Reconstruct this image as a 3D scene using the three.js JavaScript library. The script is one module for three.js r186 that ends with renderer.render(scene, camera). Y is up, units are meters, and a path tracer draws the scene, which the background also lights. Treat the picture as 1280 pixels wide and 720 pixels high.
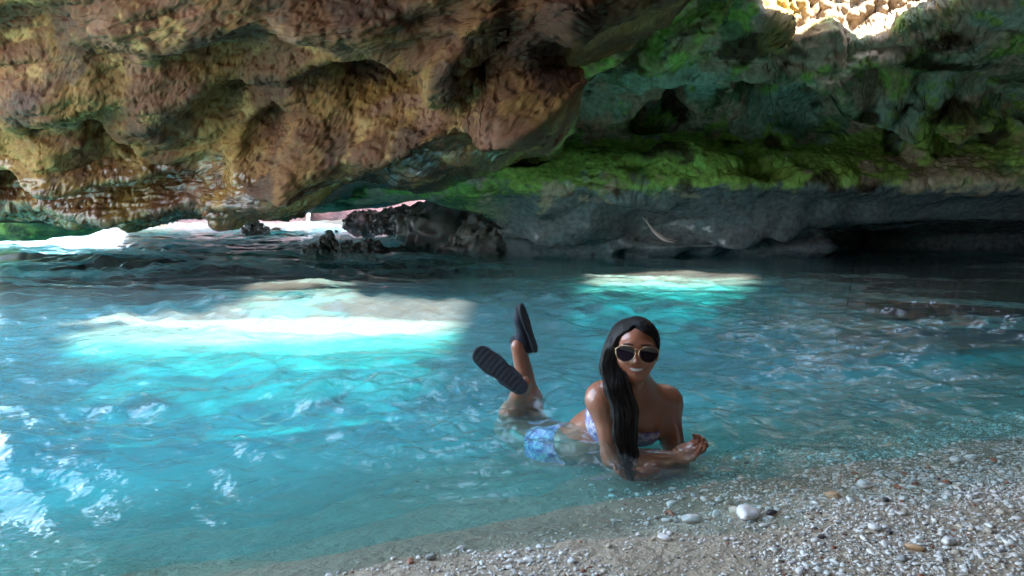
import * as THREE from 'three';
import { mergeGeometries } from 'three/addons/utils/BufferGeometryUtils.js';

// ───────────────────────── camera, sky, sun, exposure ─────────────────────────
const EYE = 0.9, FOCAL = 967, HORIZON = 262;                 // metres above the water; photograph pixels
const PITCH = Math.atan((360 - HORIZON) / FOCAL);
const scene = new THREE.Scene();
const camera = new THREE.PerspectiveCamera(2 * Math.atan(360 / FOCAL) * 180 / Math.PI, 16 / 9, 0.05, 2000);
camera.position.set(0, EYE, 0);
camera.rotation.set(-PITCH, 0, 0);
const SUN = new THREE.Vector3(1.4, 3.3, 1.7).normalize();
{
  const w = 512, h = 256, data = new Float32Array(w * h * 4);
  for (let j = 0; j < h; j++) for (let i = 0; i < w; i++) {
    const el = ((j + 0.5) / h - 0.5) * Math.PI, az = ((i + 0.5) / w - 0.5) * 2 * Math.PI, up = Math.max(0, Math.sin(el));
    const near = Math.max(0, Math.cos(el) * Math.cos(az) * SUN.x + Math.sin(el) * SUN.y + Math.cos(el) * Math.sin(az) * SUN.z);
    const t = Math.pow(1 - up, 3), glow = 0.35 * near ** 6 + 0.9 * near ** 40, k = 4 * (j * w + i);
    data[k] = 0.33 + 0.42 * t + glow; data[k + 1] = 0.49 + 0.32 * t + 0.95 * glow; data[k + 2] = 0.72 + 0.13 * t + 0.85 * glow; data[k + 3] = 1;
  }
  const sky = new THREE.DataTexture(data, w, h, THREE.RGBAFormat, THREE.FloatType);
  sky.mapping = THREE.EquirectangularReflectionMapping; sky.magFilter = THREE.LinearFilter; sky.needsUpdate = true;
  scene.background = sky; scene.environment = sky;
}
const sun = new THREE.DirectionalLight(0xfff0da, 5);
sun.name = 'sun'; sun.position.copy(SUN).multiplyScalar(40); sun.castShadow = true; sun.shadow.radius = 5;
sun.shadow.mapSize.set(4096, 4096);
Object.assign(sun.shadow.camera, { left: -25, right: 25, top: 25, bottom: -25, near: 1, far: 120 });
scene.add(sun, sun.target);
const renderer = new THREE.WebGLRenderer({ antialias: true });
renderer.toneMapping = THREE.LinearToneMapping;
renderer.toneMappingExposure = 12.5;
renderer.shadowMap.enabled = true;

// ───────────────────────── helpers ─────────────────────────
const V = (x, y, z) => new THREE.Vector3(x, y, z);
const clamp = (x, a = 0, b = 1) => x < a ? a : x > b ? b : x;
const lerp = (a, b, t) => a + (b - a) * t;
const sstep = (a, b, x) => { const t = clamp((x - a) / (b - a)); return t * t * (3 - 2 * t); };
function table(rows) {                                       // smooth interpolation through [x, y] pairs
  return (x) => {
    if (x <= rows[0][0]) return rows[0][1];
    for (let i = 1; i < rows.length; i++) if (x <= rows[i][0]) {
      const [x0, y0] = rows[i - 1], [x1, y1] = rows[i];
      const m0 = i > 1 ? (y1 - rows[i - 2][1]) / (x1 - rows[i - 2][0]) : (y1 - y0) / (x1 - x0);
      const m1 = i < rows.length - 1 ? (rows[i + 1][1] - y0) / (rows[i + 1][0] - x0) : (y1 - y0) / (x1 - x0);
      const h = x1 - x0, t = (x - x0) / h, t2 = t * t, t3 = t2 * t;
      return (2 * t3 - 3 * t2 + 1) * y0 + (t3 - 2 * t2 + t) * h * m0 + (-2 * t3 + 3 * t2) * y1 + (t3 - t2) * h * m1;
    }
    return rows[rows.length - 1][1];
  };
}
function random(seed) {
  let s = seed | 0;
  return () => { s = (s + 0x6d2b79f5) | 0; let t = Math.imul(s ^ (s >>> 15), 1 | s); t = (t + Math.imul(t ^ (t >>> 7), 61 | t)) ^ t; return ((t ^ (t >>> 14)) >>> 0) / 4294967296; };
}
// gradient noise
const PERM = new Uint8Array(512);
{ const r = random(7), p = [...Array(256).keys()]; for (let i = 255; i > 0; i--) { const j = Math.floor(r() * (i + 1)); [p[i], p[j]] = [p[j], p[i]]; } for (let i = 0; i < 512; i++) PERM[i] = p[i & 255]; }
const fade = (t) => t * t * t * (t * (t * 6 - 15) + 10);
const grad = (h, x, y, z) => { h &= 15; const u = h < 8 ? x : y, v = h < 4 ? y : h === 12 || h === 14 ? x : z; return (h & 1 ? -u : u) + (h & 2 ? -v : v); };
function noise(x, y, z) {
  const fx = Math.floor(x), fy = Math.floor(y), fz = Math.floor(z), X = fx & 255, Y = fy & 255, Z = fz & 255;
  x -= fx; y -= fy; z -= fz;
  const u = fade(x), v = fade(y), w = fade(z), A = PERM[X] + Y, B = PERM[X + 1] + Y, AA = PERM[A] + Z, AB = PERM[A + 1] + Z, BA = PERM[B] + Z, BB = PERM[B + 1] + Z;
  const a = lerp(grad(PERM[AA], x, y, z), grad(PERM[BA], x - 1, y, z), u), b = lerp(grad(PERM[AB], x, y - 1, z), grad(PERM[BB], x - 1, y - 1, z), u);
  const c = lerp(grad(PERM[AA + 1], x, y, z - 1), grad(PERM[BA + 1], x - 1, y, z - 1), u), d = lerp(grad(PERM[AB + 1], x, y - 1, z - 1), grad(PERM[BB + 1], x - 1, y - 1, z - 1), u);
  return lerp(lerp(a, b, v), lerp(c, d, v), w);
}
function fbm(x, y, z, oct = 4, gain = 0.5) { let s = 0, a = 1, t = 0; for (let i = 0; i < oct; i++) { s += a * noise(x, y, z); t += a; x = x * 2.03 + 11.3; y = y * 2.03 + 5.1; z = z * 2.03 + 7.7; a *= gain; } return s / t; }
function ridge(x, y, z, oct = 4) { let s = 0, a = 1, t = 0; for (let i = 0; i < oct; i++) { s += a * (1 - 2 * Math.abs(noise(x, y, z))); t += a; x = x * 2.1 + 3.3; y = y * 2.1 + 9.1; z = z * 2.1 + 1.7; a *= 0.5; } return s / t; }
// a pixel of the photograph and a depth to a point of the place
const CP = Math.cos(PITCH), SP = Math.sin(PITCH);
function at(px, py, d) {
  const X = (px - 640) / FOCAL, Y = (360 - py) / FOCAL, k = d / (CP + Y * SP);
  return V(X * k, EYE + (Y * CP - SP) * k, -d);
}
const used = {};
function numbered(name) { const n = used[name] = (used[name] ?? -1) + 1; return n ? `${name}_${String(n).padStart(3, '0')}` : name; }
function add(o, name, parent, data) {
  o.name = parent === scene ? numbered(name) : name; parent.add(o); Object.assign(o.userData, data);
  o.traverse((c) => { if (c.isMesh) { c.castShadow = c.receiveShadow = true; } });
  return o;
}
const std = (o) => new THREE.MeshStandardMaterial(o), phys = (o) => new THREE.MeshPhysicalMaterial(o);
const rgb = (r, g, b) => new THREE.Color().setRGB(r, g, b);

// surface nets: closed mesh round the points where f < 0
function polygonise(f, [x0, y0, z0], [x1, y1, z1], h) {
  const nx = Math.ceil((x1 - x0) / h) + 1, ny = Math.ceil((y1 - y0) / h) + 1, nz = Math.ceil((z1 - z0) / h) + 1;
  const d = new Float32Array(nx * ny * nz);
  let n = 0;
  for (let k = 0; k < nz; k++) for (let j = 0; j < ny; j++) for (let i = 0; i < nx; i++) d[n++] = f(x0 + i * h, y0 + j * h, z0 + k * h);
  const id = new Int32Array(nx * ny * nz).fill(-1), pos = [], idx = [], sx = 1, sy = nx, sz = nx * ny;
  const off = [0, sx, sy, sx + sy, sz, sx + sz, sy + sz, sx + sy + sz];
  const ed = [[0, 1], [2, 3], [4, 5], [6, 7], [0, 2], [1, 3], [4, 6], [5, 7], [0, 4], [1, 5], [2, 6], [3, 7]];
  for (let k = 0; k < nz - 1; k++) for (let j = 0; j < ny - 1; j++) for (let i = 0; i < nx - 1; i++) {
    const c = i + j * sy + k * sz;
    let m = 0; for (let e = 0; e < 8; e++) if (d[c + off[e]] < 0) m |= 1 << e;
    if (m === 0 || m === 255) continue;
    let px = 0, py = 0, pz = 0, cnt = 0;
    for (const [a, b] of ed) {
      const da = d[c + off[a]], db = d[c + off[b]];
      if ((da < 0) === (db < 0)) continue;
      const t = da / (da - db);
      px += lerp(a & 1, b & 1, t); py += lerp((a >> 1) & 1, (b >> 1) & 1, t); pz += lerp(a >> 2, b >> 2, t); cnt++;
    }
    id[c] = pos.length / 3;
    pos.push(x0 + (i + px / cnt) * h, y0 + (j + py / cnt) * h, z0 + (k + pz / cnt) * h);
  }
  const quad = (a, b, c, e, flip) => { if (a < 0 || b < 0 || c < 0 || e < 0) return; flip ? idx.push(a, c, b, a, e, c) : idx.push(a, b, c, a, c, e); };
  for (let k = 1; k < nz - 1; k++) for (let j = 1; j < ny - 1; j++) for (let i = 1; i < nx - 1; i++) {
    const c = i + j * sy + k * sz, s = d[c] < 0;
    if (s !== d[c + sx] < 0) quad(id[c - sy - sz], id[c - sz], id[c], id[c - sy], !s);
    if (s !== d[c + sy] < 0) quad(id[c - sx - sz], id[c - sx], id[c], id[c - sz], !s);
    if (s !== d[c + sz] < 0) quad(id[c - sx - sy], id[c - sy], id[c], id[c - sx], !s);
  }
  const g = new THREE.BufferGeometry();
  g.setAttribute('position', new THREE.Float32BufferAttribute(pos, 3)); g.setIndex(idx); g.computeVertexNormals();
  return g;
}
function metricUV(g) {
  const p = g.attributes.position, uv = new Float32Array(p.count * 2);
  for (let i = 0; i < p.count; i++) { uv[2 * i] = p.getX(i) - 0.45 * p.getZ(i); uv[2 * i + 1] = p.getY(i) + 0.62 * p.getZ(i); }
  g.setAttribute('uv', new THREE.BufferAttribute(uv, 2)); return g;
}
function paint(g, colour) {                                   // colour(x, y, z, i) -> [r, g, b], linear
  const p = g.attributes.position, c = new Float32Array(p.count * 3);
  for (let i = 0; i < p.count; i++) c.set(colour(p.getX(i), p.getY(i), p.getZ(i), i), 3 * i);
  g.setAttribute('color', new THREE.BufferAttribute(c, 3)); return g;
}
const mix3 = (a, b, t) => [lerp(a[0], b[0], t), lerp(a[1], b[1], t), lerp(a[2], b[2], t)];
function sheet(us, vs, seen, base, lifts, colour, wet) {
  const gap0 = (o, j) => Math.sqrt((o[5 * j] - o[5 * j - 5]) ** 2 + (o[5 * j + 1] - o[5 * j - 4]) ** 2 + (o[5 * j + 2] - o[5 * j - 3]) ** 2);                // a grid of points, pushed out along its normals by each lift in turn, coarse before fine
  const nu = us.length, nv = vs.length, n = nu * nv, pos = new Float32Array(n * 3), pix = new Float32Array(n * 2), idx = [];
  for (let j = 0; j < nv; j++) for (let i = 0; i < nu; i++) {
    const k = j * nu + i, { p, px, py } = base(us[i], vs[j]);
    pos[3 * k] = p.x; pos[3 * k + 1] = p.y; pos[3 * k + 2] = p.z; pix[2 * k] = px; pix[2 * k + 1] = py;
  }
  for (let j = 0; j < nv - 1; j++) for (let i = 0; i < nu - 1; i++) { const a = j * nu + i; idx.push(a, a + nu, a + 1, a + 1, a + nu, a + nu + 1); }
  const g = new THREE.BufferGeometry(), uv = new Float32Array(n * 2), gap = (a, b) => Math.sqrt((pos[3 * a] - pos[3 * b]) ** 2 + (pos[3 * a + 1] - pos[3 * b + 1]) ** 2 + (pos[3 * a + 2] - pos[3 * b + 2]) ** 2);
  g.setAttribute('position', new THREE.BufferAttribute(pos, 3)); g.setAttribute('uv', new THREE.BufferAttribute(uv, 2)); g.setIndex(idx);
  lifts.forEach((lift, pass) => {
    g.computeVertexNormals();
    const nm = g.attributes.normal.array, move = new Float32Array(n);
    if (pass) for (let k = 0; k < n; k++) { uv[2 * k] = k % nu ? uv[2 * k - 2] + gap(k, k - 1) : 0; uv[2 * k + 1] = k >= nu ? uv[2 * (k - nu) + 1] + gap(k, k - nu) : 0; }   // lengths along the rock, in metres
    for (let k = 0; k < n; k++) move[k] = lift(pos[3 * k], pos[3 * k + 1], pos[3 * k + 2], pix[2 * k], pix[2 * k + 1]);
    for (let k = 0; k < n; k++) for (let c = 0; c < 3; c++) pos[3 * k + c] += nm[3 * k + c] * move[k];
    if (pass === 0) for (let i = 0; i < nu; i++) {             // spread the points of each column evenly over the folds, so that fine relief keeps its grain
      const S = new Float64Array(nv), old = new Float64Array(nv * 5);
      for (let j = 0; j < nv; j++) {
        const k = j * nu + i;
        for (let c = 0; c < 3; c++) old[5 * j + c] = pos[3 * k + c];
        old[5 * j + 3] = pix[2 * k]; old[5 * j + 4] = pix[2 * k + 1];
        if (j) S[j] = S[j - 1] + (vs[j] <= seen || vs[j] > 1 ? 0.03 : 1) * gap0(old, j) + 0.002;
      }
      for (let j = 0, a = 0; j < nv; j++) {
        const t = S[nv - 1] * j / (nv - 1);
        while (a < nv - 2 && S[a + 1] < t) a++;
        const f = clamp((t - S[a]) / (S[a + 1] - S[a] || 1)), k = j * nu + i, v = (c) => lerp(old[5 * a + c], old[5 * a + 5 + c], f);
        pos[3 * k] = v(0); pos[3 * k + 1] = v(1); pos[3 * k + 2] = v(2); pix[2 * k] = v(3); pix[2 * k + 1] = v(4);
      }
    }
  });
  g.computeVertexNormals();
  paint(g, (x, y, z, k) => colour(x, y, z, pix[2 * k], pix[2 * k + 1], k));
  if (wet) {                                                  // rock washed by the sea is wet and glossy: a material of its own
    const dry = [], damp = [];
    for (let i = 0; i < idx.length; i += 3) { const k = idx[i]; (wet(pos[3 * k], pos[3 * k + 1], pos[3 * k + 2], pix[2 * k], pix[2 * k + 1]) ? damp : dry).push(idx[i], idx[i + 1], idx[i + 2]); }
    g.addGroup(0, dry.length, 0); g.addGroup(dry.length, damp.length, 1);
    for (const i of damp) dry.push(i);
    g.setIndex(dry);
  }
  return g;
}
const span = (a, b, n) => Array.from({ length: n }, (_, i) => a + (b - a) * i / (n - 1));
// bumps and hollows of a rock face: [px, py, rx, ry, metres, turn, edge]
function features(list) {
  const l = list.map(([px, py, rx, ry, a, turn = 0, edge = 0]) => ({ px, py, rx, ry, a, c: Math.cos(turn), s: Math.sin(turn), edge, R: Math.max(rx, ry) * 1.01 }));
  return (px, py, wob) => {
    let h = 0;
    for (const f of l) {
      const dx = px - f.px, dy = py - f.py;
      if (Math.abs(dx) > f.R || Math.abs(dy) > f.R) continue;
      const x = (dx * f.c + dy * f.s) / f.rx, y = (-dx * f.s + dy * f.c) / f.ry, r = Math.sqrt(x * x + y * y) + wob * 0.25;
      if (r >= 1) continue;
      h += f.a * (f.edge ? sstep(1, f.edge, r) : (1 - r * r) ** 2);
    }
    return h;
  };
}
// tiling grain for relief
function grainTexture(size, cells, seed, shape) {
  const data = new Uint8Array(size * size * 4), r = random(seed), L = [];
  for (const n of cells) { const g = new Float32Array(n * n); for (let i = 0; i < n * n; i++) g[i] = r(); L.push([n, g]); }
  for (let y = 0; y < size; y++) for (let x = 0; x < size; x++) {
    let s = 0, a = 1, t = 0;
    for (const [n, g] of L) {
      const fx = x / size * n, fy = y / size * n, ix = Math.floor(fx), iy = Math.floor(fy), u = fade(fx - ix), v = fade(fy - iy), i1 = (ix + 1) % n, j1 = (iy + 1) % n;
      s += a * lerp(lerp(g[iy * n + ix], g[iy * n + i1], u), lerp(g[j1 * n + ix], g[j1 * n + i1], u), v); t += a; a *= 0.62;
    }
    const k = 4 * (y * size + x), w = Math.round(255 * clamp(shape ? shape(s / t) : s / t));
    data[k] = data[k + 1] = data[k + 2] = w; data[k + 3] = 255;
  }
  const tx = new THREE.DataTexture(data, size, size);
  tx.wrapS = tx.wrapT = THREE.RepeatWrapping; tx.magFilter = THREE.LinearFilter; tx.minFilter = THREE.LinearMipmapLinearFilter; tx.generateMipmaps = true; tx.needsUpdate = true;
  return tx;
}

// ───────────────────────── the ground under the beach and the sea ─────────────────────────
const SH = { x: -0.28, z: -1.83, nx: -0.40, nz: -0.917 };      // a point of the shoreline, and the way out to sea
const shore = (x, z) => { const t = (x - SH.x) * SH.nx + (z - SH.z) * SH.nz; return t + 0.06 * noise(x * 0.9, 3.1, z * 0.9) + 0.1 * noise(x * 0.3, 8.1, z * 0.3); };
const bedDepth = table([[-30, 2.2], [-8, 1.0], [-3, 0.3], [-1, 0.075], [0, 0], [0.5, -0.085], [1, -0.175], [1.5, -0.26], [3, -0.5], [5, -0.95], [8, -1.6], [12, -2.1], [40, -3.2], [300, -5]]);
const bedHeight = (x, z) => bedDepth(shore(x, z)) - 0.05 * sstep(0.25, -1.1, x) * sstep(0.02, 0.5, shore(x, z)) + 0.008 * noise(x * 3, 1, z * 3) + 0.004 * noise(x * 9, 4, z * 9);
function spaced(...parts) { const o = []; for (const [a, b, n, k = 1] of parts) for (let i = 0; i < n; i++) o.push(a + (b - a) * (i / n) ** k); return o; }
const grainFine = grainTexture(1024, [16, 32, 64, 128, 256, 512], 3);
const grainRock = grainTexture(1024, [8, 16, 32, 64, 128, 256], 5, (s) => 0.5 + 1.5 * (s - 0.5) - 0.8 * sstep(0.44, 0.38, s));
function tiled(t, per) { const c = t.clone(); c.repeat.set(1 / per, 1 / per); c.needsUpdate = true; return c; }
{
  const xs = [...spaced([-320, -12, 24], [-12, -4, 60], [-4, 5, 420], [5, 14, 60], [14, 60, 16]), 60];
  const zs = [...spaced([-420, -20, 26], [-20, -6, 120], [-6, -1.2, 330], [-1.2, 6, 60], [6, 40, 12]), 40];
  const pos = [], idx = [], nx = xs.length, col = [], uv = [];
  for (const z of zs) for (const x of xs) {
    pos.push(x, bedHeight(x, z), z); uv.push(x, z);
    const g = fbm(x * 0.7, 2, z * 0.7, 4), s = shore(x, z), wet = noise(x * 4, 9, z * 4);
    let c = mix3([0.17, 0.145, 0.09], [0.27, 0.24, 0.165], sstep(-0.3, 0.3, g + 0.3 * wet));
    if (s < 0.1) c = mix3(c, [0.46, 0.37, 0.27], 0.85 * sstep(0.06, -0.06, s + 0.05 * wet));   // drier sand
    c = mix3(c, [0.62, 0.66, 0.6], sstep(1.3, 3.2, s + g));       // pale sand further out
    col.push(...c);
  }
  for (let j = 0; j < zs.length - 1; j++) for (let i = 0; i < nx - 1; i++) { const a = j * nx + i; idx.push(a, a + nx, a + 1, a + 1, a + nx, a + nx + 1); }
  const g = new THREE.BufferGeometry();
  g.setAttribute('position', new THREE.Float32BufferAttribute(pos, 3)); g.setAttribute('color', new THREE.Float32BufferAttribute(col, 3)); g.setAttribute('uv', new THREE.Float32BufferAttribute(uv, 2));
  g.setIndex(idx); g.computeVertexNormals();
  add(new THREE.Mesh(g, std({ vertexColors: true, roughness: 0.55, bumpMap: tiled(grainFine, 0.7), bumpScale: 0.02 })), 'seabed', scene, { kind: 'structure', label: 'grey sandy seabed rising to a pebble beach' });
}

// ───────────────────────── the sea ─────────────────────────
const STIR = [[0.0, -3.45, 0.17, 0.016, 0], [-0.35, -3.0, 0.12, 0.01, 2], [0.2, -3.1, 0.14, 0.011, 4], [-0.5, -3.6, 0.21, 0.014, 1], [0.75, -2.9, 0.1, 0.004, 3], [-0.2, -2.6, 0.1, 0.006, 5]];
const WAVES = [], SILT = rgb(0.38, 0.87, 0.905);
{
  const r = random(21);
  for (let i = 0; i < 40; i++) {
    const len = 0.075 * 1.118 ** i * (0.9 + 0.2 * r()), dir = -1.15 + (r() - 0.5) * (i < 18 ? 2.6 : 1.7);      // crests come in from the mouth
    WAVES.push({ kx: Math.cos(dir) * 2 * Math.PI / len, kz: Math.sin(dir) * 2 * Math.PI / len, a: (len < 0.7 ? 0.0092 : 0.007) * Math.min(len, 1.4) ** 0.95, ph: r() * 6.283, len });
  }
}
function waveHeight(x, z) {
  const s = shore(x, z), calm = lerp(0.45, 1, sstep(-0.2, 2.2, s)), far = Math.hypot(x, z);
  const wx = x + 0.12 * noise(x * 0.8, 1.5, z * 0.8), wz = z + 0.12 * noise(x * 0.8, 6.5, z * 0.8);
  let h = 0;
  for (const w of WAVES) { if (w.len < far * 0.012) continue; const c = Math.cos(w.kx * wx + w.kz * wz + w.ph); h += w.a * (c + 0.25 * c * c); }
  h *= (1 + 0.7 * sstep(-0.6, -2.0, x)) * (0.6 + 0.9 * sstep(-0.35, 0.35, noise(x * 0.45, 12.5, z * 0.45)));
  // water stirred up by the swimmer
  let stir = 0;
  if (far < 7) for (const [sx, sz, len, a, ph] of STIR) {
    const dx = wx - sx, dz = wz - sz, q = Math.sqrt(dx * dx + dz * dz) + 0.07 * noise(x * 3 + ph, 2, z * 3);
    stir += a * Math.cos(q * 6.283 / len + ph) * Math.exp(-q * 1.3) * sstep(0, 0.12, q);
  }
  return h * calm + stir * sstep(0.05, 0.6, s);
}
{
  const xs = [...spaced([-320, -40, 14], [-40, -9, 150], [-9, -5, 150], [-5, 5, 480], [5, 13, 90]), 13];
  const zs = [...spaced([-420, -60, 20], [-60, -17, 260], [-17, -8, 240], [-8, -1.1, 460], [-1.1, 8, 30], [8, 40, 8]), 40];
  const pos = [], idx = [], uv = [], nx = xs.length;
  for (const z of zs) for (const x of xs) { pos.push(x, waveHeight(x, z), z); uv.push(x, z); }
  for (let j = 0; j < zs.length - 1; j++) for (let i = 0; i < nx - 1; i++) { const a = j * nx + i; idx.push(a, a + nx, a + 1, a + 1, a + nx, a + nx + 1); }
  const g = new THREE.BufferGeometry();
  g.setAttribute('position', new THREE.Float32BufferAttribute(pos, 3)); g.setAttribute('uv', new THREE.Float32BufferAttribute(uv, 2)); g.setIndex(idx); g.computeVertexNormals();
  const ripple = tiled(grainTexture(1024, [24, 48, 96, 192], 11), 1.9);
  const sea = add(new THREE.Mesh(g, phys({ color: rgb(0.9, 0.98, 0.98), roughness: 0.02, ior: 1.33, transmission: 0.972, thickness: 0, bumpMap: ripple, bumpScale: 0.014 })), 'sea', scene, { kind: 'structure', label: 'clear turquoise sea water rippling inside the cave' });
  // fine pale silt hanging in the water, layer below layer: the deeper the water, the more of it the light crosses
  for (const [y, t] of [[-0.045, 0.93], [-0.14, 0.91], [-0.28, 0.9], [-0.55, 0.88], [-1.0, 0.84]]) {
    const layer = new THREE.PlaneGeometry(25, 14, 250, 140).rotateX(-Math.PI / 2).translate(-1.5, y, -9), q = layer.attributes.position, n = layer.index.array, keep = [];
    for (let i = 0; i < q.count; i++) q.setY(i, y * (1 + 0.9 * fbm(q.getX(i) * 1.9, y * 9, q.getZ(i) * 1.9, 3)));
    for (let i = 0; i < n.length; i += 3) {                    // each cloud of silt has its own ragged edge
      const x = q.getX(n[i]), z = q.getZ(n[i]), w = 3 * fbm(x * 0.35, y * 20, z * 0.5, 4, 0.6);
      if (z > lerp(-9.3, -13, sstep(-3, 1, x)) + 0.6 * w && x > -6.5 + w + 0.2 * (z + 12) && x < 3.2 + 0.9 * w - 0.12 * (z + 6)) keep.push(n[i], n[i + 1], n[i + 2]);
    }
    layer.setIndex(keep);
    layer.computeVertexNormals();
    add(new THREE.Mesh(layer, phys({ color: y > -0.2 ? rgb(0.63, 0.94, 0.945) : SILT, roughness: 0, specularIntensity: 0, ior: 1.33, transmission: t, thickness: 0 })), 'suspended_silt', sea, { kind: 'stuff' });
  }
  // the deeper water beyond swallows light with distance, red first
  const body = new THREE.BoxGeometry(340, 11, 427.4); body.translate(-157, -5.57, -216.8);
  add(new THREE.Mesh(body, phys({ color: 0xffffff, roughness: 0, ior: 1.0, transmission: 1, thickness: 1, transparent: true, opacity: 0.02, attenuationColor: rgb(0.04, 0.41, 0.45), attenuationDistance: 4 })), 'water_body', sea);
}

// ───────────────────────── cave roof overhead, open above the pool in two places ─────────────────────────
const MAT = {
  rockDry: std({ vertexColors: true, roughness: 0.82, bumpMap: tiled(grainRock, 0.9), bumpScale: 0.05 }),
  rockDamp: phys({ vertexColors: true, roughness: 0.8, specularIntensity: 0.5 }),
  boulder: std({ vertexColors: true, roughness: 0.42 }),
  rockWet: std({ vertexColors: true, roughness: 0.24 }),
};
const tan = [0.17, 0.077, 0.022], brown = [0.088, 0.036, 0.015], darkBrown = [0.045, 0.021, 0.014], pale = [0.22, 0.125, 0.045], ochre = [0.175, 0.1, 0.019], pink = [0.155, 0.072, 0.042];
{
  const box = (x, z, x0, x1, z0, z1, r) => { const qx = Math.abs(x - (x0 + x1) / 2) - (x1 - x0) / 2 + r, qz = Math.abs(z - (z0 + z1) / 2) - (z1 - z0) / 2 + r; return Math.hypot(Math.max(qx, 0), Math.max(qz, 0)) + Math.min(Math.max(qx, qz), 0) - r; };
  const oval = (x, z, cx, cz, rx, rz) => (Math.sqrt(((x - cx) / rx) ** 2 + ((z - cz) / rz) ** 2) - 1) * Math.min(rx, rz);
  const roof = (x, y, z) => {
    const n = 0.5 * noise(x * 0.55, y * 0.55, z * 0.55) + 0.22 * noise(x * 1.4, y * 1.4, z * 1.4), bottom = Math.max(3.75, 0.95 + 0.31 * -z);
    const left = lerp(-3.7, -7.5, sstep(-6, -8.5, z)) ;
    let d = Math.max(bottom - y, y - bottom - lerp(1.15, 1.5, sstep(-6.5, -9, z)), left - x, x - 14, -18 - z, z - 8);
    d = Math.min(d, Math.max(-6.4 - x, x - 14, 6.6 - z, z - 9.5, y - 5), Math.max(-6.4 - x, x + 4.2, -0.7 - z, z - 9, y - 5));   // unseen walls added behind and left of the beach to hold back light
    const jag = 0.45 * n + 0.16 * noise(x * 2.6, 5, z * 2.6) + 0.1 * noise(x * 5.2, 9, z * 5.2);
    d = Math.max(d + n, -(oval(x, z, 0.0, -3.8, 1.65, 0.84) + jag), -(oval(x, z, -0.6, -6.5, 0.75, 0.7) + jag), -(oval(x, z, 3.95, -7.9, 1.4, 0.95) + jag), -(box(x, z, 4.0, 11, -15.6, -11.5, 0.6) + 0.4 * n));
    return d;
  };
  const g = metricUV(polygonise(roof, [-12, -1, -19], [15, 8, 10], 0.18));
  paint(g, (x, y, z) => mix3(brown, tan, sstep(-0.2, 0.3, fbm(x, y, z, 4))));
  add(new THREE.Mesh(g, MAT.rockDry), 'cave_roof', scene, { kind: 'structure', label: 'rock roof of the cave with two openings to the sky' });
}

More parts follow.
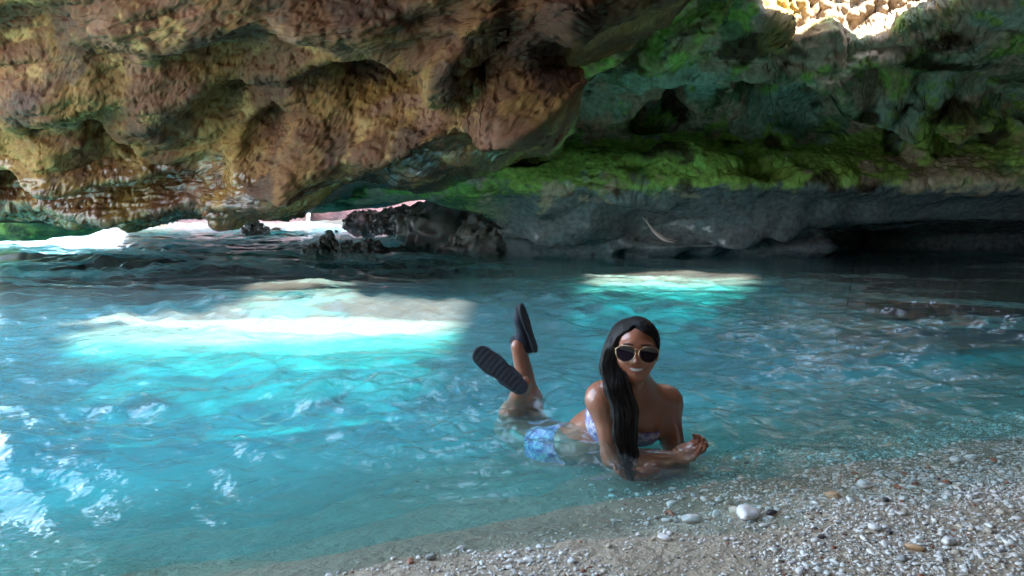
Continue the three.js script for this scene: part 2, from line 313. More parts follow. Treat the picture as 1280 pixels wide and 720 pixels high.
// ───────────────────────── hanging brown rock, left ─────────────────────────
{
  const lip = table([[0, 250], [0.176, 256], [0.294, 261], [0.412, 264], [0.53, 266], [0.647, 262], [0.741, 246], [0.835, 218], [0.906, 199], [0.965, 170], [1, 138]]);
  const edge = table([[-160, 980], [-60, 900], [0, 828], [22, 762], [50, 704], [78, 688], [105, 694], [135, 702], [170, 668], [200, 620], [260, 420]]);
  const lipDepth = table([[0, 10.0], [0.176, 10.2], [0.53, 10.6], [0.76, 10.2], [0.906, 9.4], [1, 8.8]]);
  const base = (u, v) => {
    const cu = clamp(u), cv = clamp(v), top = -160, py = top + (lip(cu) - top) * cv, px = -150 + (edge(py) + 150) * cu;
    let d = 7.5 + (lipDepth(cu) - 7.5) * cv ** 1.35;
    const tu = clamp((cu - 0.93) / 0.07), tv = clamp((cv - 0.94) / 0.06);
    d += 0.9 * (1 - Math.sqrt(1 - 0.998 * tu * tu)) + 0.4 * (1 - Math.sqrt(1 - 0.998 * tv * tv));
    const p = at(px, py, d);
    if (u > 1) { const e = (u - 1) / 0.12; p.x -= 1.2 * e * e; p.z -= 5 * e; }
    if (u < 0) { const e = -u / 0.12; p.x -= 1.2 * e; p.z -= 3.5 * e; }
    if (v > 1) { const e = (v - 1) / 0.12; const z0 = p.z; p.y += 0.5 * e * e; p.z -= 20 * e; p.x *= lerp(1, p.z / z0, 0.9 * sstep(0, 130, px) * sstep(560, 380, px)); }
    if (v < 0) { const e = -v / 0.12; p.y += 1.6 * e; p.z -= 0.6 * e * e; }
    return { p, px, py };
  };
  const feat = features([
    [572, 78, 36, 40, 0.34, 0.5, 0.2], [560, 60, 60, 50, 0.2],            // pale knob
    [455, 100, 95, 34, -0.75, 0.12, 0.4], [300, 60, 120, 45, -0.25],           // dark hollow beneath the pale top
    [604, 82, 9, 20, -0.35, -0.5, 0.5], [593, 96, 8, 14, -0.3, -0.6, 0.5], [633, 52, 11, 7, -0.3, 0, 0.5], [612, 70, 7, 9, -0.3, 0.3, 0.5],
    [650, 120, 70, 46, 0.5, 0.2], [520, 152, 180, 46, 0.65, -0.2], [400, 160, 60, 40, 0.2],
    [338, 160, 34, 44, -0.4, 0.35, 0.3], [350, 200, 110, 62, 0.75, -0.15],     // buttress
    [280, 120, 90, 30, -0.5, -0.2], [200, 120, 110, 80, 0.3], [70, 110, 90, 70, 0.45], [80, 175, 66, 34, 0.35],
    [120, 150, 30, 12, -0.2, 0.9, 0.4], [60, 140, 26, 8, -0.16, -0.3, 0.4], [150, 165, 40, 10, -0.25, 0.7, 0.4],
    [20, 216, 48, 30, -1.4, 0, 0.55], [150, 212, 130, 18, -0.45, 0.02], [150, 238, 170, 10, 0.4, 0.02], [100, 192, 170, 9, 0.35, 0.05],
    [420, 190, 60, 8, 0.12, 0.08], [400, 225, 160, 18, -0.2, -0.25], [540, 200, 130, 20, 0.15, -0.32],
    [210, 20, 150, 50, 0.3], [430, 20, 120, 36, 0.35], [610, 20, 40, 50, 0.3], [720, 5, 60, 26, 0.3, -0.6], [40, 30, 90, 50, -0.2],
  ]);
  const lift = (x, y, z, px, py) => {
    return feat(px, py, noise(x * 2.2, y * 2.2, z * 2.2)) + 0.13 * fbm(x * 0.7, y * 0.9, z * 0.7, 3) + 0.16 * ridge(px * 0.0042, (py + 0.14 * px) * 0.017, 3.3, 2) + 0.06 * ridge(px * 0.009, (py + 0.16 * px) * 0.045, 7.3, 2);
  };
  const detail = (x, y, z, px, py) => {
    const low = sstep(195, 250, py + 12 * noise(x * 1.3, 3, z));
    const r = ridge(x * 1.9, y * 2.6, z * 1.9, 4), fine = fbm(x * 7, y * 8, z * 7, 4, 0.6);
    const pit = sstep(0.22, 0.5, noise(x * 9, y * 9, z * 9)) * 0.07 + sstep(0.2, 0.5, noise(x * 19, y * 19, z * 19)) * 0.045;
    return lerp(0.05, 0.05, low) * r + 0.042 * fine - pit * 0.36 + low * 0.06 * ridge(x * 0.8 + 0.2 * z, y * 7, z * 0.8, 3);
  };
  const colour = (x, y, z, px, py) => {
    const a = fbm(x * 0.8, y * 0.8 + 4, z * 0.8, 4), b = fbm(x * 3, y * 3, z * 3 + 9, 4, 0.6), f = fbm(x * 14, y * 14, z * 14, 3, 0.7);
    let c = mix3(brown, tan, sstep(-0.15, 0.35, a + 0.6 * b));
    c = mix3(c, ochre, 0.4 * sstep(0.05, 0.3, fbm(x * 1.1 + 7, y * 1.1, z, 3) + 0.3 * b + 0.18 * sstep(320, 60, px)));
    c = mix3(c, pale, sstep(0.12, 0.3, b + 0.1 * a + 0.02));
    c = mix3(c, pink, sstep(0.2, 0.4, fbm(x * 1.6, y * 1.6 + 31, z * 1.6, 3)) * 0.8);
    c = mix3(c, darkBrown, sstep(0.05, 0.3, fbm(x * 1.3 + 20, y * 1.3, z * 1.3, 4) + 0.35 * b) * 0.85);
    c = mix3(c, [0.15, 0.19, 0.05], sstep(8, -8, lip((px + 150) / 850) - py - 8 + 20 * b) * sstep(400, 460, px) * 0.8);       // green weed along the edge
    const k = 1 + 0.55 * f; return c.map((v) => Math.max(0.012, v * k));
  };
  const us = [...spaced([-0.12, 0, 12], [0, 0.15, 70], [0.15, 1, 720], [1, 1.12, 30]), 1.12], vs = [...spaced([-0.12, 0, 10], [0, 0.37, 50], [0.37, 1, 380], [1, 1.12, 30]), 1.12];
  const g = sheet(us, vs, 0.35, base, [lift, detail], colour, (x, y, z, px, py) => py > 188 + 40 * fbm(x * 1.1, y * 2.5, z * 1.1, 3) - 0.1 * Math.max(0, px - 400));
  add(new THREE.Mesh(g, [MAT.rockDamp, MAT.rockWet]), 'hanging_rock', scene, { kind: 'structure', label: 'brown pitted rock hanging low over the water' });
}

// ───────────────────────── back wall of the cave, right ─────────────────────────
let WALL;
{
  const bottom = table([[300, 268], [400, 263], [470, 252], [530, 246], [560, 256], [610, 264], [650, 274], [668, 322], [720, 322], [1500, 322]]);
  const depth = table([[-200, 10.6], [-90, 11.2], [-30, 11.7], [20, 12.2], [45, 12.5], [75, 13.0], [110, 14.2], [150, 14.7], [185, 14.4], [208, 13.6], [232, 13.3], [255, 13.9], [285, 14.4], [322, 14.5]]);
  const base = (u, v) => {
    const cu = clamp(u), cv = clamp(v), px = 320 + 1130 * cu, b = bottom(px);
    const py = cv < 0.72 ? -200 + 432 * cv / 0.72 : 232 + (b - 232) * (cv - 0.72) / 0.28;
    let d = depth(py) + 0.5 * sstep(640, 400, px) - 0.6 * sstep(1050, 1450, px);
    const hole = sstep(0, 14, 60 - 62 * clamp((px - 1030) / 185) ** 2 - 40 * sstep(985, 945, px) - py) * sstep(940, 962, px) * sstep(1330, 1290, px);
    d = lerp(d, 13.6 - 0.004 * (45 - py), hole);
    d += 2.6 * sstep(1020, 1090, px) * sstep(268, 290, py);
    const p = at(px, py, d);
    if (u > 1) { const e = (u - 1) / 0.6; p.x += 1.5 * Math.sin(e * 2.4); p.z += 19 * e; p.y = lerp(p.y, p.y * 1.25, e); }
    if (u < 0) { const e = -u / 0.1; p.x -= 2 * e; p.z -= 3 * e; }
    if (v > 1) { const e = (v - 1) / 0.1, water = sstep(640, 668, px); p.y += lerp(0.8 * e * e, -3 * e, water); p.z -= lerp(5 * e, 0.6 * e, water); }
    if (v < 0) { const e = -v / 0.1; p.y += 0.3 * e; p.z += 0.2 * e; }
    return { p, px, py };
  };
  const feat = features([
    [822, 148, 46, 26, -1.0, -0.35, 0.3], [842, 116, 16, 34, -0.7, 0.25, 0.2], [950, 102, 40, 32, -0.8, 0, 0.3], [760, 135, 50, 36, 0.35, 0.3],
    [890, 120, 50, 60, 0.25], [1020, 140, 90, 60, -0.5], [1110, 112, 130, 26, 0.55, 0.42], [1215, 152, 130, 24, 0.5, 0.42], [1045, 72, 60, 30, 0.35, 0.6],
    [1150, 176, 44, 26, 0.8, 0.1, 0.35], [1122, 176, 22, 18, -0.9, 0.2, 0.45], [1190, 120, 110, 34, 0.7, 0.3],
    [658, 208, 44, 10, -0.9, -0.25, 0.5], [860, 205, 90, 18, 0.3], [600, 215, 60, 18, 0.3], [780, 238, 80, 6, 0.2, 0.12], [960, 212, 40, 16, -0.4, 0.1, 0.5],
    [960, 72, 300, 6, 0.3, -0.08, 0.3], [760, 40, 100, 24, 0.6, -0.55], [860, 30, 100, 22, 0.6, -0.7], [800, 55, 60, 12, -0.3, -0.6], [900, 20, 70, 20, -0.2, -0.7],
    [700, 275, 120, 44, 0.6], [880, 292, 150, 30, 0.7, -0.2], [785, 318, 24, 12, -0.5], [950, 262, 200, 24, 0.25, 0.08], [985, 310, 120, 16, 0.3],
  ]);
  const lift = (x, y, z, px, py) => {
    const sm = sstep(228, 245, py), hole = sstep(50, 40, py) * sstep(950, 965, px) * sstep(1200, 1180, px);
    return feat(px, py, noise(x * 1.8, y * 1.8, z * 1.8)) + (0.25 * fbm(x * 0.55, y * 0.8, z * 0.55, 3) + 0.14 * ridge(px * 0.005, (py - 0.2 * px) * 0.014, 5.3, 2)) * (1 - 0.5 * sm) + hole * 0.25 * ridge(x * 3, y * 2, z * 3, 3);
  };
  const detail = (x, y, z, px, py) => {
    const sm = sstep(228, 245, py), r = ridge(x * 1.3, y * 2, z * 1.3, 4), fine = fbm(x * 6, y * 7, z * 6, 4, 0.6);
    const pit = sstep(0.24, 0.5, noise(x * 7, y * 7, z * 7)) * 0.1;
    return lerp(0.06, 0.03, sm) * r + lerp(0.04, 0.022, sm) * fine - 0.4 * pit * (1 - sm);
  };
  const green = [0.27, 0.42, 0.09], deepGreen = [0.085, 0.17, 0.075], olive = [0.36, 0.335, 0.14], teal = [0.28, 0.4, 0.32], mud = [0.43, 0.325, 0.23], slate = [0.15, 0.165, 0.17], buff = [0.24, 0.19, 0.14];
  const colour = (x, y, z, px, py) => {
    const a = fbm(x * 0.6, y * 0.8 + 4, z * 0.6, 4), b = fbm(x * 2.4, y * 3, z * 2.4 + 9, 4, 0.6), f = fbm(x * 11, y * 12, z * 11, 3, 0.7), m = fbm(x * 1.1 + 40, y * 1.3, z * 1.1, 4);
    let c = mix3(mud, olive, sstep(-0.12, 0.15, a + 0.4 * b));
    c = mix3(c, deepGreen, sstep(-0.05, 0.2, m + 0.5 * b) * 0.85);
    c = mix3(c, teal, sstep(0.05, 0.28, fbm(x * 0.9, y * 0.9 + 60, z, 3) + 0.4 * b + 0.22 * sstep(90, 40, Math.abs(py - 140)) - 0.08) * 0.8);
    c = mix3(c, green, sstep(0.0, 0.18, b * 0.8 + 0.5 * a + 0.34 * sstep(46, 10, Math.abs(py - 206)) * sstep(1180, 1040, px) - 0.03));
    c = mix3(c, darkBrown, sstep(0.1, 0.3, fbm(x * 0.9 + 20, y * 1.3 + 2, z * 1.3, 4) + 0.3 * b + 0.12 * sstep(1080, 1250, px) * sstep(40, 100, py) * sstep(190, 150, py)) * 0.9);
    c = mix3(c, slate, sstep(-4, 4, py - 234 + 26 * b + 12 * a - 14 * sstep(700, 560, px)) * sstep(560, 660, px + 40 * b));
    const hole = sstep(0, 8, 62 - 62 * clamp((px - 1030) / 185) ** 2 - py) * sstep(945, 965, px + 20 * b) * sstep(1215, 1195, px);
    c = mix3(c, mix3(buff, [0.26, 0.19, 0.06], sstep(1010, 960, px + 60 * b)), hole);
    const k = 1 + 0.9 * f; return c.map((v) => Math.max(0.01, v * k));
  };
  const us = [...spaced([-0.1, 0, 12], [0, 0.17, 60], [0.17, 0.85, 680], [0.85, 1, 80], [1, 1.6, 60]), 1.6], vs = [...spaced([-0.1, 0, 8], [0, 0.333, 50], [0.333, 1, 370], [1, 1.1, 24]), 1.1];
  const g = sheet(us, vs, 0.32, base, [lift, detail], colour, (x, y, z, px, py) => py > 232 + 20 * fbm(x * 1.1, y * 2.5, z * 1.1, 3));
  WALL = add(new THREE.Mesh(g, [MAT.rockDamp, MAT.rockWet]), 'cave_wall', scene, { kind: 'structure', label: 'green mossy back wall of the cave with a dark smooth foot' });
}

// ───────────────────────── rocks at the mouth of the cave and beyond it ─────────────────────────
function rockMass([cx, cy, cz], [rx, ry, rz], cell, seed, rough, colour, material) {
  const big = Math.max(rx, ry, rz), f = (x, y, z) => {
    const qx = (x - cx) / rx, qy = (y - cy) / ry, qz = (z - cz) / rz, r = Math.sqrt(qx * qx + qy * qy + qz * qz), k = 1 / (0.35 * big);
    const d = (r - 1) * Math.min(rx, ry, rz);
    if (Math.abs(d) > rough * 3) return d;
    return d + rough * (1.6 * fbm(x * k + seed, y * k, z * k, 3) - 0.5 * ridge(x * k * 2.2, y * k * 2.6 + seed, z * k * 2.2, 4));
  };
  const m = rough * 2.4, g = metricUV(polygonise(f, [cx - rx - m, Math.max(-6, cy - ry - m), cz - rz - m], [cx + rx + m, cy + ry + m, cz + rz + m], cell));
  return new THREE.Mesh(paint(g, colour), material);
}
{
  const moss = (x, y, z) => { const b = fbm(x * 3, y * 3, z * 3, 4, 0.6); return mix3([0.05, 0.075, 0.03], [0.17, 0.24, 0.05], sstep(-0.15, 0.25, b)).map((c) => Math.max(0.01, c * (1 + noise(x * 14, y * 14, z * 14)))); };
  add(rockMass([-12.6, 1.55, -17], [5, 1.42, 2.4], 0.1, 3, 0.16, moss, MAT.rockDry), 'mossy_rock', scene, { label: 'low rock thick with green moss at the bright mouth of the cave', category: 'rock' });
  const red = (x, y, z) => { const b = fbm(x * 0.6, y * 0.6, z * 0.6, 4, 0.6); return mix3([0.035, 0.015, 0.022], [0.06, 0.034, 0.05], sstep(-0.2, 0.25, b)); };
  const rust = (x, y, z) => mix3([0.05, 0.024, 0.013], [0.13, 0.058, 0.026], sstep(-0.2, 0.25, fbm(x, y, z, 4, 0.6)));
  add(rockMass([-21.6, 2, -56], [6.4, 26, 4], 0.45, 11, 0.8, red, MAT.rockDry), 'sea_cliff', scene, { label: 'pale mauve sea cliff standing across the sunlit water', category: 'cliff' });
  add(rockMass([-9.2, 2, -60], [6.2, 28, 5], 0.45, 17, 0.8, (x, y, z) => mix3(red(x, y, z), [0.07, 0.028, 0.034], 0.5), MAT.rockDry), 'sea_cliff', scene, { label: 'reddish sea cliff behind the dark wet boulders', category: 'cliff' });
  add(rockMass([-21.2, 1.6, -43], [1.9, 6, 2], 0.16, 23, 0.3, rust, MAT.rockDry), 'sea_stack', scene, { label: 'rust brown rock standing in front of the mauve cliff', category: 'rock' });
  const black = (x, y, z) => mix3([0.08, 0.07, 0.066], [0.15, 0.135, 0.125], sstep(-0.2, 0.3, fbm(x * 3, y * 3, z * 3, 4)));
  const boulder = (px, py, d, w, h, seed, label, col = black) => {
    const p = at(px, py, d), s = d / FOCAL, r = [w * s / 2, h * s, w * s * 0.45];
    return add(rockMass([p.x, p.y - 0.1 * r[1], p.z - r[2] * 0.4], r, Math.max(0.02, Math.min(...r) / 12), seed, Math.min(...r) * 0.42, col, MAT.boulder), 'boulder', scene, { label, category: 'rock' });
  };
  boulder(318, 294, 26, 30, 16, 2, 'dark boulder standing alone in the bright water of the cave mouth');
  boulder(344, 291, 28, 14, 6, 5, 'small low rock breaking the surface beside the lone dark boulder', (x, y, z) => [0.12, 0.1, 0.07]);
  boulder(392, 319, 15, 30, 14, 8, 'low dark boulder at the seaward end of the wet row of rocks');
  boulder(410, 316, 15.3, 24, 25, 9, 'tallest dark rock, pointed, in the wet row of rocks');
  boulder(434, 318, 15.1, 34, 15, 10, 'rounded wet rock in the middle of the dark row');
  boulder(463, 317, 15.2, 36, 16, 13, 'broad wet rock in the dark row beside the black recess');
  boulder(497, 318, 15.4, 40, 8, 14, 'low flat wet rock at the foot of the black recess');
  boulder(458, 278, 24, 50, 14, 31, 'pink tinged wet rock slope below the green overhang', (x, y, z) => mix3([0.06, 0.045, 0.05], [0.3, 0.2, 0.22], sstep(-0.1, 0.2, fbm(x * 2, y * 2, z * 2, 3))));
  boulder(500, 276, 21, 54, 17, 33, 'tilted wet rock with pale glints below the green overhang', (x, y, z) => mix3([0.06, 0.055, 0.055], [0.16, 0.14, 0.15], sstep(-0.1, 0.25, fbm(x * 2, y * 2, z * 2, 3))));
  add(rockMass([-0.7, 0.3, -17.6], [1.75, 1.0, 1.6], 0.07, 41, 0.25, black, MAT.boulder), 'boulder', scene, { label: 'dark rock mass filling the recess under the arch', category: 'rock' });
  boulder(612, 318, 15.1, 92, 44, 44, 'dark wet rock at the foot of the cave wall');
}
// forked fleck of sunlight on the back wall foot, built as pale raised strips
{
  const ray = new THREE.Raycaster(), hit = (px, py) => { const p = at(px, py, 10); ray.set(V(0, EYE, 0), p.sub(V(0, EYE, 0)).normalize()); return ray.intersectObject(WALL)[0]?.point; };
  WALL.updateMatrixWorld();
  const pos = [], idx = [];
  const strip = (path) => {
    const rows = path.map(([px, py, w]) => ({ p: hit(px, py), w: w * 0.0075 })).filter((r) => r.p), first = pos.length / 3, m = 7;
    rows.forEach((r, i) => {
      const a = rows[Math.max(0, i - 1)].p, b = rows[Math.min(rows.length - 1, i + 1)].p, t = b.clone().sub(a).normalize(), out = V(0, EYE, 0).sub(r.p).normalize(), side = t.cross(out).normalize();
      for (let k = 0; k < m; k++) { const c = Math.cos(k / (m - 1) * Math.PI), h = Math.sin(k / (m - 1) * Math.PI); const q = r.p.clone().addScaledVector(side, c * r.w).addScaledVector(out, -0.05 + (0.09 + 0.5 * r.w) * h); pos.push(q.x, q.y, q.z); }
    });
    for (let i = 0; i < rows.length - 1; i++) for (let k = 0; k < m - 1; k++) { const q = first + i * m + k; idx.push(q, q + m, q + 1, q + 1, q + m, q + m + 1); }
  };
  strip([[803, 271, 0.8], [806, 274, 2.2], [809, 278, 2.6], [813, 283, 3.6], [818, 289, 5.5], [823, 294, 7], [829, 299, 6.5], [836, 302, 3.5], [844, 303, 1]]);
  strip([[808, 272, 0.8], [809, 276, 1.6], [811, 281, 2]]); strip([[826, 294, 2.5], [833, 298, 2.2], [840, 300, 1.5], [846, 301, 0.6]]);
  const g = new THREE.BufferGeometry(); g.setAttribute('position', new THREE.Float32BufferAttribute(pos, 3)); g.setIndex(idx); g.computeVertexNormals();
  add(new THREE.Mesh(g, std({ color: rgb(0.8, 0.66, 0.62), roughness: 0.5, side: THREE.DoubleSide })), 'painted_sun_fleck', scene, { label: 'pale pink forked fleck of sunlight shaped as a raised strip on the dark foot of the cave wall', category: 'painted sun fleck' });
}
// ───────────────────────── pebbles on the beach ─────────────────────────
{
  const r = random(77), shapes = [], big = [];
  for (let k = 0; k < 8; k++) for (const [list, detail] of [[shapes, 1], [big, 3]]) {
    const g0 = new THREE.IcosahedronGeometry(1, detail), p = g0.attributes.position, sx = 1.25 + 0.25 * Math.sin(k * 2.3), sz = 0.85 + 0.2 * Math.sin(k * 1.7 + 1), sy = 0.55 + 0.12 * Math.sin(k * 3.1);
    for (let i = 0; i < p.count; i++) {
      const x = p.getX(i), y = p.getY(i), z = p.getZ(i), q = 1 + 0.3 * noise(x * 0.9 + k * 5, y * 0.9, z * 0.9) + 0.1 * noise(x * 2.4, y * 2.4 + k * 7, z * 2.4) + (detail > 1 ? 0.02 * noise(x * 9, y * 9 + k, z * 9) : 0);
      p.setXYZ(i, x * q * sx, y * q * sy, z * q * sz);
    }
    // weld so that the stone is smooth
    const key = new Map(), at = [], idx = [];
    for (let i = 0; i < p.count; i++) { const s = [p.getX(i), p.getY(i), p.getZ(i)].map((v) => v.toFixed(4)).join(); if (!key.has(s)) { key.set(s, at.length / 3); at.push(p.getX(i), p.getY(i), p.getZ(i)); } idx.push(key.get(s)); }
    const g = new THREE.BufferGeometry(); g.setAttribute('position', new THREE.Float32BufferAttribute(at, 3)); g.setIndex(idx); g.computeVertexNormals(); metricUV(g);
    list.push(g);
  }
  const kinds = [
    { name: 'white', weight: 0.78, c: [0.78, 0.74, 0.69], label: 'small white rounded pebble lying on the wet sand' },
    { name: 'cream', weight: 0.14, c: [0.6, 0.52, 0.4], label: 'small cream rounded pebble lying on the wet sand' },
    { name: 'grey', weight: 0.04, c: [0.38, 0.38, 0.37], label: 'small mid grey pebble lying on the wet sand' },
    { name: 'rust', weight: 0.025, c: [0.36, 0.13, 0.07], label: 'small rust red pebble among the white ones' },
    { name: 'dark', weight: 0.015, c: [0.07, 0.065, 0.07], label: 'small nearly black pebble among the white ones' },
  ];
  for (const k of kinds) k.m = [0.86, 1, 1.08].map((t) => std({ color: rgb(...k.c.map((v) => Math.min(0.8, v * t))), roughness: 0.28 }));
  const spots = [];
  const share = (x, z) => {                                    // how thickly the pebbles lie: in drifts, with bare sand between
    const s = shore(x, z), n = fbm(x * 1.5, 31, z * 2.6, 3), edge = noise(x * 1.1, 17, z * 1.1);
    const drift = sstep(0.0, 0.26, n + 0.1 * edge + 0.1 * sstep(-0.05, -0.35, s) + 0.3 * sstep(0.9, 1.9, x) * sstep(-0.5, -0.1, s)), line = sstep(0.12, 0.0, Math.abs(s + 0.1 - 0.1 * edge)) * sstep(0.2, 0.8, x);
    const west = sstep(-0.55, 0.15, x + 0.15 * edge);
    return west * clamp(0.06 + 0.9 * drift + 0.55 * line) * sstep(0.14, -0.02, s + 0.06 * n) + 0.42 * sstep(1.15, 0.3, s) * sstep(0.1, 1.1, x);
  };
  for (let n = 0; n < 260000 && spots.length < 42000; n++) {
    const x = -1.2 + r() * 4.4, z = -1.35 - r() * 2.5;
    if (r() > share(x, z)) continue;
    const u = r(), size = 0.0022 + 0.0036 * u * u + (u > 0.92 ? 0.0045 * r() : 0) + (u > 0.99 ? 0.005 * r() : 0);
    let t = r(), k = 0; while (k < kinds.length - 1 && t > kinds[k].weight) t -= kinds[k++].weight;
    const d = Math.hypot(x, z, EYE), q = at(0, 0, 1);
    const px = 640 + FOCAL * x / -z, py = HORIZON + FOCAL * EYE / -z;
    spots.push({ x, z, size, k, v: Math.floor(r() * 8), t: Math.floor(r() * 3), turn: r() * 6.283, tip: (r() - 0.5) * 0.4, seen: px > -20 && px < 1300 && py < 740 && shore(x, z) < 0.12 ? size / d : 0 });
  }
  // larger stones that stand out, placed one by one
  const named = [
    [872, 660, 15, 0, 'egg shaped white pebble standing clear of its neighbours on the sand'], [945, 657, 22, 0, 'largest white pebble, flat and oval, beside a dark grey stone'], [930, 652, 15, 1, 'cream pebble leaning against the largest white pebble'],
    [976, 655, 11, 4, 'dark grey angular stone beside the largest white pebble'], [1054, 629, 13, 5, 'smooth orange tinted oval pebble by the water line'], [1094, 612, 15, 0, 'long flat white pebble at the edge of the water'],
    [1137, 616, 8, 3, 'dark red stone among the white pebbles at the water line'], [1231, 571, 10, 0, 'white pebble lying in shallow water beside a longer one'], [1212, 573, 12, 0, 'longer white pebble lying in the shallow water'],
    [838, 689, 11, 0, 'rough white pebble on bare grey sand, one of a loose row'], [535, 709, 12, 2, 'speckled grey and white pebble beside a rust coloured shell piece'], [508, 715, 8, 3, 'rust coloured shell piece beside a speckled grey pebble'],
    [1200, 612, 8, 3, 'rust red stone half buried among crowded white pebbles'], [1123, 638, 8, 4, 'small black stone on the sand near orange pebbles'], [1165, 712, 13, 5, 'orange and white stone lying among scattered white pebbles'],
    [1208, 702, 14, 0, 'plump white pebble beside the orange and white stone'], [1110, 682, 11, 0, 'white pebble at the head of a scattered group on grey sand'],
  ];
  const orange = std({ color: rgb(0.55, 0.33, 0.18), roughness: 0.4 });
  named.forEach(([px, py, w, kind, label], i) => {
    const z = -EYE * FOCAL / (py - HORIZON) * 0.985, x = (px - 640) / FOCAL * -z, size = w * -z / FOCAL * 0.66;
    const m = new THREE.Mesh(big[i % 8], kind === 5 ? orange : kinds[kind].m[1]);
    m.position.set(x, bedHeight(x, z) + size * 0.38, z); m.rotation.set(0, i * 1.3, 0); m.scale.setScalar(size);
    add(m, 'pebble', scene, { label, category: 'pebble', group: 'larger stones on the beach' });
    for (const s of spots) if (Math.hypot(s.x - x, s.z - z) < size * 1.3 + s.size) s.size = 0;
  });
  spots.sort((a, b) => b.seen - a.seen);
  const stone = spots.filter((s) => s.size > 0), rest = stone.slice(280), M = new THREE.Matrix4(), Q = new THREE.Quaternion();
  for (const s of stone.slice(0, 280)) {
    const m = new THREE.Mesh(big[s.v], kinds[s.k].m[s.t]);
    m.position.set(s.x, bedHeight(s.x, s.z) + s.size * 0.35, s.z); m.rotation.set(s.tip, s.turn, s.tip); m.scale.setScalar(s.size * 0.98);
    add(m, 'pebble', scene, { label: kinds[s.k].label, category: 'pebble', group: `${kinds[s.k].name} pebbles on the beach` });
  }
  const gravel = add(new THREE.Group(), 'gravel', scene, { kind: 'stuff', label: 'fine white gravel strewn over the wet sand', category: 'gravel' });
  const white = std({ color: 0xffffff, roughness: 0.42 });
  for (let v = 0; v < 8; v++) {
    const own = rest.filter((s) => s.v === v), im = new THREE.InstancedMesh(shapes[v], white, own.length);
    own.forEach((s, i) => {
      Q.setFromEuler(new THREE.Euler(s.tip, s.turn, s.tip));
      im.setMatrixAt(i, M.compose(V(s.x, bedHeight(s.x, s.z) + s.size * 0.3, s.z), Q, V(s.size * 0.9, s.size * 0.9, s.size * 0.9)));
      im.setColorAt(i, rgb(...kinds[s.k].c.map((c) => Math.min(0.8, c * [0.86, 1, 1.08][s.t]))));
    });
    add(im, 'small_stones', gravel, { kind: 'stuff' });
  }
}
